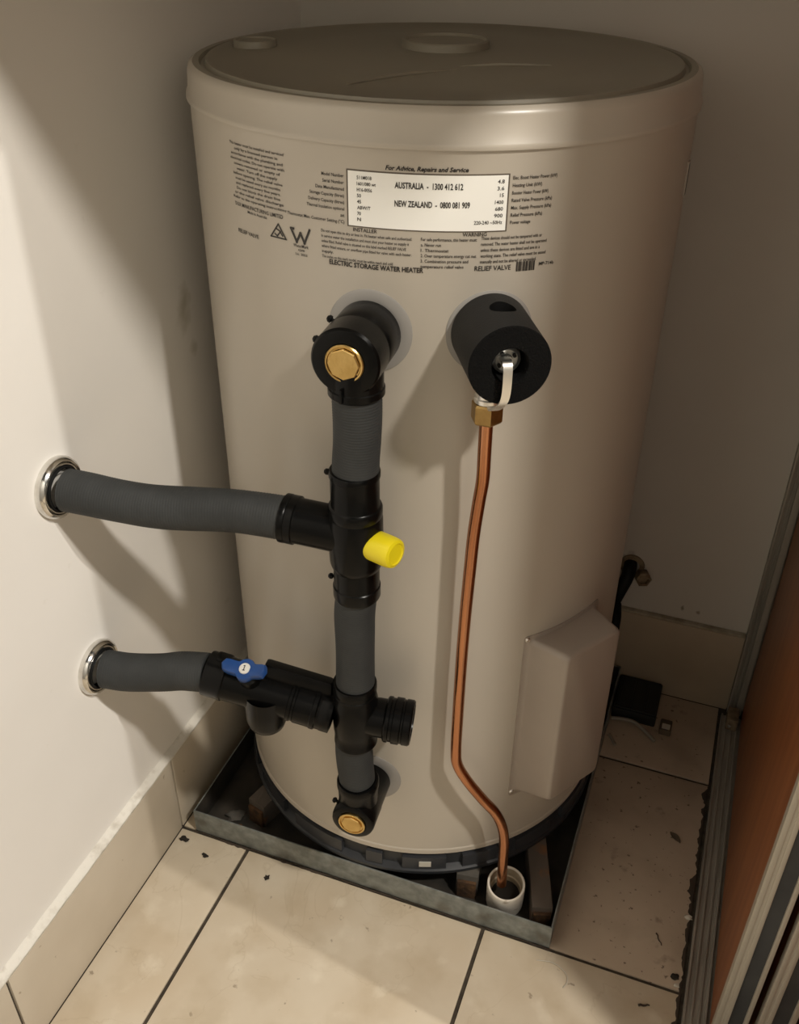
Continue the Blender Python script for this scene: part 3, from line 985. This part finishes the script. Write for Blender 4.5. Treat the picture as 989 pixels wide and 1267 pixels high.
# lever: strip bent down over the face and swept to the left under the sleeve
o2l = o2 - sx2 * .0038
lp = [o2l + U2 * .3260 + Vector((0, 0, .0035)), o2l + U2 * .3405 + Vector((0, 0, .0050)), o2l + U2 * .3440 + Vector((0, 0, -.006)), o2l + U2 * .3440 + sx2 * -.0005 + Vector((0, 0, -.024)),
      o2l + U2 * .3415 + sx2 * -.0030 + Vector((0, 0, -.034)), o2l + U2 * .3330 + sx2 * -.0070 + Vector((0, 0, -.0425)), o2l + U2 * .3180 + sx2 * -.0060 + Vector((0, 0, -.0480))]
P = spline(lp, 6)
bm = bmn()
prev = None
for i, p in enumerate(P):
    tan = (P[min(i + 1, len(P) - 1)] - P[max(i - 1, 0)]).normalized()
    nrm = sx2.cross(tan).normalized()
    wd = .0043 - .0008 * i / len(P)
    q = [bm.verts.new(p + sx2 * wd * a + nrm * .0011 * b_) for a, b_ in ((-1, -1), (-.8, 1), (.8, 1), (1, -1))]
    if prev:
        for k in range(4):
            bm.faces.new((prev[k], prev[(k + 1) % 4], q[(k + 1) % 4], q[k]))
    else:
        bm.faces.new(q)
    prev = q
bm.faces.new(prev[::-1])
link('lever', bm, 'lever', rv, ang=40)
# outlet elbow below the foam
ox = cyl(27.6, 0, .2970)
link('outlet', L([(.0115, .8000), (.0115, .7850), (.0128, .7840), (.0128, .7800), (.0100, .7795)], (ox.x, ox.y, 0), seg=28), 'lever', rv)

# drain pipe: nut and copper tube
cu_ = thing('drain_pipe', 'bent copper drain pipe hanging from the relief valve into the white stub', 'pipe', (.4780, .0420, .0540))
link('compression_nut', L([(.0100, .7795), (.0135, .7790), (.0150, .7770), (.0150, .7610), (.0135, .7590), (.0090, .7590)], (ox.x, ox.y, 0), seg=6), 'brassdull', cu_, ang=25)
pts = [(27.6, .7640, .2970), (27.65, .7250, .2968), (27.7, .6950, .2960), (27.35, .6650, .2925), (26.9, .6250, .2895), (26.65, .5850, .2882), (26.3, .5190, .2864), (26.05, .4490, .2860), (25.95, .3740, .2862), (25.95, .3120, .2868), (26.5, .2870, .2885), (29.0, .2600, .2915), (33.0, .2260, .2950), (36.2, .2000, .2975), (38.2, .1730, .2992), (39.2, .1420, .3000), (39.4, .1000, .3010), (39.6, .0540, .3020)]
bm = bmn()
tube(bm, spline([cyl(a, z, rr) for a, z, rr in pts], 8), .0066, 20)
link('copper_tube', bm, 'copper', cu_, ang=60)

# white stub the drain pipe drops into
sc = Vector((.4785, .0540, 0))
st = thing('pipe_stub', 'open white plastic pipe stub in the front right corner of the tray', 'pipe', (sc.x, sc.y, .0022))
sa = (.03, -.17, 1)
link('socket', L([(.0250, .0065), (.0254, .0300), (.0254, .0540), (.0248, .0555), (.0226, .0555), (.0220, .0540)], sc, sa, seg=44), 'pvc', st)
link('bore', L([(.0220, .0540), (.0218, .0360), (.0200, .0350), (.0200, .0270), (.0196, .0230)], sc, sa, seg=44), 'pvc_in', st)
link('bore_floor', L([(.0199, .0240), (0, .0232)], sc, sa, seg=32), 'dirt', st)

# ------------------------------------------------------------------ drip tray and what lies in it
TX0, TX1, TY0, TY1, TH = .0224, .5524, .0077, .5340, .0445
ty = thing('drip_tray', 'square galvanised steel drip tray under the water heater', 'tray', ((TX0 + TX1) / 2, (TY0 + TY1) / 2, .0004))
link('tray_base', B(TX0, TX1, TY0, TY1, .0004, .0020), 'galv_dark', ty, smooth=False)
th = .0022


def tray_side(x0, x1, y0, y1, inward):
    bm = bmn()
    box(bm, x0, x1, y0, y1, .0004, TH, .0007)
    bm.normal_update()
    for fc in bm.faces:
        if fc.normal.dot(Vector(inward)) > .9:
            fc.material_index = 1            # the inside is black with grime
    return link('tray_side', bm, 'galv', ty, slots=['galv_dark'])


tray_side(TX0, TX1, TY0, TY0 + th, (0, 1, 0))
tray_side(TX0, TX1, TY1 - th, TY1, (0, -1, 0))
tray_side(TX0, TX0 + th, TY0 + th, TY1 - th, (1, 0, 0))
tray_side(TX1 - th, TX1, TY0 + th, TY1 - th, (-1, 0, 0))


def bearer(p, q, wd, z1, m, label):
    p, q = Vector((*p, 0)), Vector((*q, 0))
    d = (q - p).normalized()
    t = Vector((-d.y, d.x, 0))
    mt = Matrix((d, t, Vector((0, 0, 1)))).transposed().to_4x4()
    mt.translation = p
    ln = (q - p).length
    root = thing('bearer', label, 'bearer', (p.x + d.x * ln / 2, p.y + d.y * ln / 2, .0021), 'bearers under the heater')
    bm = bmn()
    box(bm, .0045, ln, -wd / 2, wd / 2, .0021, z1, .0015, mt)
    link('bar', bm, m, root)
    bm = bmn()
    box(bm, 0, .0048, -wd / 2 + .002, wd / 2 - .002, .0023, z1 - .010, .0012, mt)
    link('rusty_end', bm, 'rust', root)
    return root


bearer((.5350, .0290), (.4700, .2300), .0270, .0445, 'bearer', 'brown bearer with rusty end beside the white stub')
bearer((.4270, .0400), (.4000, .2300), .0300, .0445, 'bearer_grey', 'grimy grey bearer under the front edge of the heater, left of the white stub')
bearer((.1000, .0480), (.1500, .2300), .0300, .0445, 'bearer', 'rust-streaked bearer at the left front corner of the tray')
bearer((.0420, .1900), (.1900, .3300), .0240, .0445, 'bearer_grey', 'dark grimy bearer along the left side of the tray')
# one at the back carries the far edge
bearer((.40, .5200), (.40, .3200), .0300, .0445, 'bearer_grey', 'rear bearer under the far right side of the heater')


def lump(name, p, size, m, label, cat, seed, flat=.6, group=None):
    bm = bmn()
    bmesh.ops.create_icosphere(bm, subdivisions=2, radius=1)
    for v in bm.verts:
        k = 1 + .95 * noise.noise(v.co * 2.3 + Vector((seed, seed * 2, 0)))
        v.co = Vector((p[0] + v.co.x * k * size[0], p[1] + v.co.y * k * size[1], p[2] + max(v.co.z * k, -.35) * size[0] * flat))
    zmin = min(v.co.z for v in bm.verts)
    for v in bm.verts:
        v.co.z += p[2] - zmin
    return tag(link(name, bm, m, smooth=True, ang=60), label, cat, group)


lump('rust_lump', (.0640, .0500, .0021), (.013, .010), 'bearer_grey', 'grey crust of dirt in the left front corner of the tray', 'debris', 3, .35)
lump('rust_lump', (.0780, .0300, .0021), (.009, .007), 'rust', 'reddish rust lump by the front left bearer', 'debris', 5, .4)
lump('rust_lump', (.5100, .0240, .0021), (.010, .006), 'rust', 'rust crumbs inside the tray just right of the white stub', 'debris', 8, .4)

# ------------------------------------------------------------------ odds and ends on the floor and rear wall
bx = thing('junction_box', 'flat black plastic box lying against the rear skirting', 'box', (.590, .498, 0.0003))
link('case', B(.5535, .6260, .4560, YB - .001, .0003, .0230, bev=.003), 'blackbox', bx)
link('case_lid', B(.5560, .6235, .4585, YB - .004, .0230, .0262, bev=.0015), 'blackbox', bx)
for k in range(3):
    link('rib', B(.5600 + k * .022, .5640 + k * .022, .463, .532, .0262, .0278, bev=.0006), 'blackbox', bx)

bm = bmn()
tube(bm, spline([(.5560, .4480, .0060), (.5750, .4500, .0080), (.5950, .4480, .0085), (.6150, .4360, .0060), (.6310, .4230, .0036)], 8), .0032, 10)
tag(link('cable_offcut', bm, 'cable'), 'bent grey cable offcut in front of the black box', 'cable')
bm = bmn()
tube(bm, [(.5590, .4130, .0030), (.5720, .3930, .0030)], .0027, 10)
tag(link('cable_offcut', bm, 'cable'), 'short straight grey offcut nearest the heater cover on the dim floor', 'cable')
cn = thing('socket_connector', 'small square connector with a pale centre beside the black box', 'connector', (.6430, .4560, 0.0003))
link('shell', B(.6340, .6530, .4440, .4700, .0003, .0130, bev=.002), 'leaf', cn)
link('pale_face', B(.6375, .6505, .4465, .4580, .0130, .0142, bev=.0004), 'flake', cn)

# rusty outlet on the rear wall with conduit drooping behind the heater
wo = thing('wall_outlet', 'dark rusty pipe stub with hex tap end on the rear wall', 'pipe', (.5400, YW, .2300))
bm = bmn()
tube(bm, spline([(.5370, YW - .0005, .2500), (.5380, .5380, .2480), (.5360, .5260, .2350), (.5280, .5180, .2100), (.5200, .5120, .1800)], 6), .0105, 16)
link('hose', bm, 'blackmatt', wo)
link('hex_tap', L([(.0090, -.004), (.0130, 0), (.0130, .0160), (.0100, .0180), (.0085, .0180), (.0085, .0120), (0, .0120)], (.5575, YW - .0020, .2330), (.35, -1, .15), 6), 'rustpipe', wo, ang=25)
link('back_plate', L([(.0200, 0.0004), (.0195, .0035), (.0120, .0040)], (.5400, YW, .2480), (0, -1, 0), 24), 'rustpipe', wo)
cd = thing('conduit', 'dark cable conduit with pale glands behind the element cover', 'conduit', (.5400, .3500, .1500))
bm = bmn()
tube(bm, spline([(.5230, .4340, .1300), (.5330, .4440, .1700), (.5350, .4620, .2000), (.5300, .4900, .2100)], 6), .0080, 14)
link('hose', bm, 'blackmatt', cd)
link('gland', L([(.0085, 0), (.0105, .001), (.0105, .010), (.0085, .011)], (.5338, .4500, .1800), (.1, .3, .9), 14), 'flake', cd)
link('gland', L([(.0085, 0), (.0100, .001), (.0100, .008), (.0085, .009)], (.5290, .4400, .1500), (.2, .2, .9), 14), 'cable', cd)


def grime(name, pts, wd, hgt, label, n=120, seed=0.0, m='dirt'):
    # an uneven ridge of dirt packed along an edge
    bm = bmn()
    P = [Vector(q) for q in pts]
    a, b_ = P
    d = (b_ - a).normalized()
    t = Vector((-d.y, d.x, 0))
    prev = None
    for k in range(n + 1):
        p = a.lerp(b_, k / n)
        e = .55 + 1.1 * max(noise.noise(p * 60 + Vector((seed, 0, 0))), -.4) + .5 * noise.noise(p * 190 + Vector((seed, 3, 0)))
        e = max(e, .06)
        q = [bm.verts.new(p), bm.verts.new(p + t * wd * e * .5 + Vector((0, 0, hgt * min(e, 1)))), bm.verts.new(p + t * wd * e)]
        if prev:
            bm.faces.new((prev[0], prev[1], q[1], q[0]))
            bm.faces.new((prev[1], prev[2], q[2], q[1]))
        prev = q
    o = tag(link(name, bm, m, ang=80), label, 'dirt')
    o['kind'] = 'stuff'


grime('packed_dirt', ((.5560, .0074, .0004), (.0200, .0074, .0004)), .0036, .0012, 'dark dirt line packed along the foot of the tray front', 160, 1, 'twig')
grime('packed_dirt', ((.7224, .36, .0004), (.7224, -.45, .0004)), -.0065, .0008, 'dark crumbly dirt along the tile edge beside the door track', 240, 5, 'twig')


def leaf(p, ln, wd, ang, label):
    bm = bmn()
    n_ = 8
    rows_ = []
    for k in range(n_ + 1):
        t = k / n_
        h = math.sin(PI * min(max(t, .02), .98)) ** .8 * wd
        x = (t - .5) * ln
        bend = .0018 * math.sin(PI * t)
        rows_.append([bm.verts.new((x, y, z)) for y, z in ((-h, .0012 + bend), (0, .0004 + bend * .6), (h, .0014 + bend), (0, -.0002 + bend * .6))])
    for A, Bq in zip(rows_, rows_[1:]):
        for k in range(4):
            bm.faces.new((A[k], A[(k + 1) % 4], Bq[(k + 1) % 4], Bq[k]))
    bmesh.ops.transform(bm, matrix=Matrix.Translation(p) @ Matrix.Rotation(ang, 4, 'Z'), verts=bm.verts)
    return tag(link('dry_leaf', bm, 'leaf', ang=60), label, 'leaf')


leaf((.6860, .2450, .0006), .022, .0048, R(-42), 'curled dark dry leaf lying alone on the dim tile right of the tray')


def twig(p, ln, rad, ang, label, m='twig'):
    bm = bmn()
    d = Vector((math.cos(ang), math.sin(ang), 0))
    t = Vector((-d.y, d.x, 0))
    P = [Vector(p) + d * (k / 5 - .5) * ln + t * (.05 * ln * math.sin(k * 1.9)) + Vector((0, 0, rad)) for k in range(6)]
    tube(bm, P, rad, 7, rfun=lambda dd, i: rad * (1 - .1 * i))
    return tag(link('twig', bm, m, ang=60), label, 'twig')


twig((.6860, .0720, .0003), .018, .0010, R(-60), 'thin dark twig on the dim tile near the front grout line')
twig((.6810, -.0260, .0003), .014, .0017, R(20), 'short black twig on the front tile beside the track')
lump('paint_flake', (.7190, .1180, .0004), (.0050, .0035), 'flake', 'pale paint flake against the edge of the door track', 'debris', 11, .5)
lump('dirt_clump', (.7130, .0260, .0004), (.0048, .0042), 'dirt', 'dark dirt clump near the track by the front grout line', 'debris', 13, .5)
lump('paint_flake', (.7160, .0150, .0004), (.0030, .0024), 'flake', 'tiny white flake beside the dark dirt clump', 'debris', 17, .5)
lump('dirt_clump', (.0135, -.0120, .0004), (.0070, .0040), 'dirt', 'black dirt clump at the tray corner by the left skirting', 'debris', 19, .45)
lump('dirt_clump', (.1560, -.0270, .0004), (.0035, .0040), 'dirt', 'small black dirt speck in front of the tray on the big tile', 'debris', 23, .4)
lump('dirt_clump', (.0560, -.0260, .0004), (.0050, .0030), 'dirt', 'dark dirt streak in front of the tray on the narrow tile', 'debris', 29, .3)

bm = bmn()
tube(bm, spline([(.5405, -.0146, .0012), (.5568, -.0109, .0020), (.5701, -.0130, .0018), (.5813, -.0205, .0020), (.5843, -.0298, .0016), (.5811, -.0390, .0012)], 6), .0006, 7)
tag(link('pale_fibre', bm, 'flake', ang=60), 'pale curled fibre on the floor by the right corner of the tray', 'fibre')
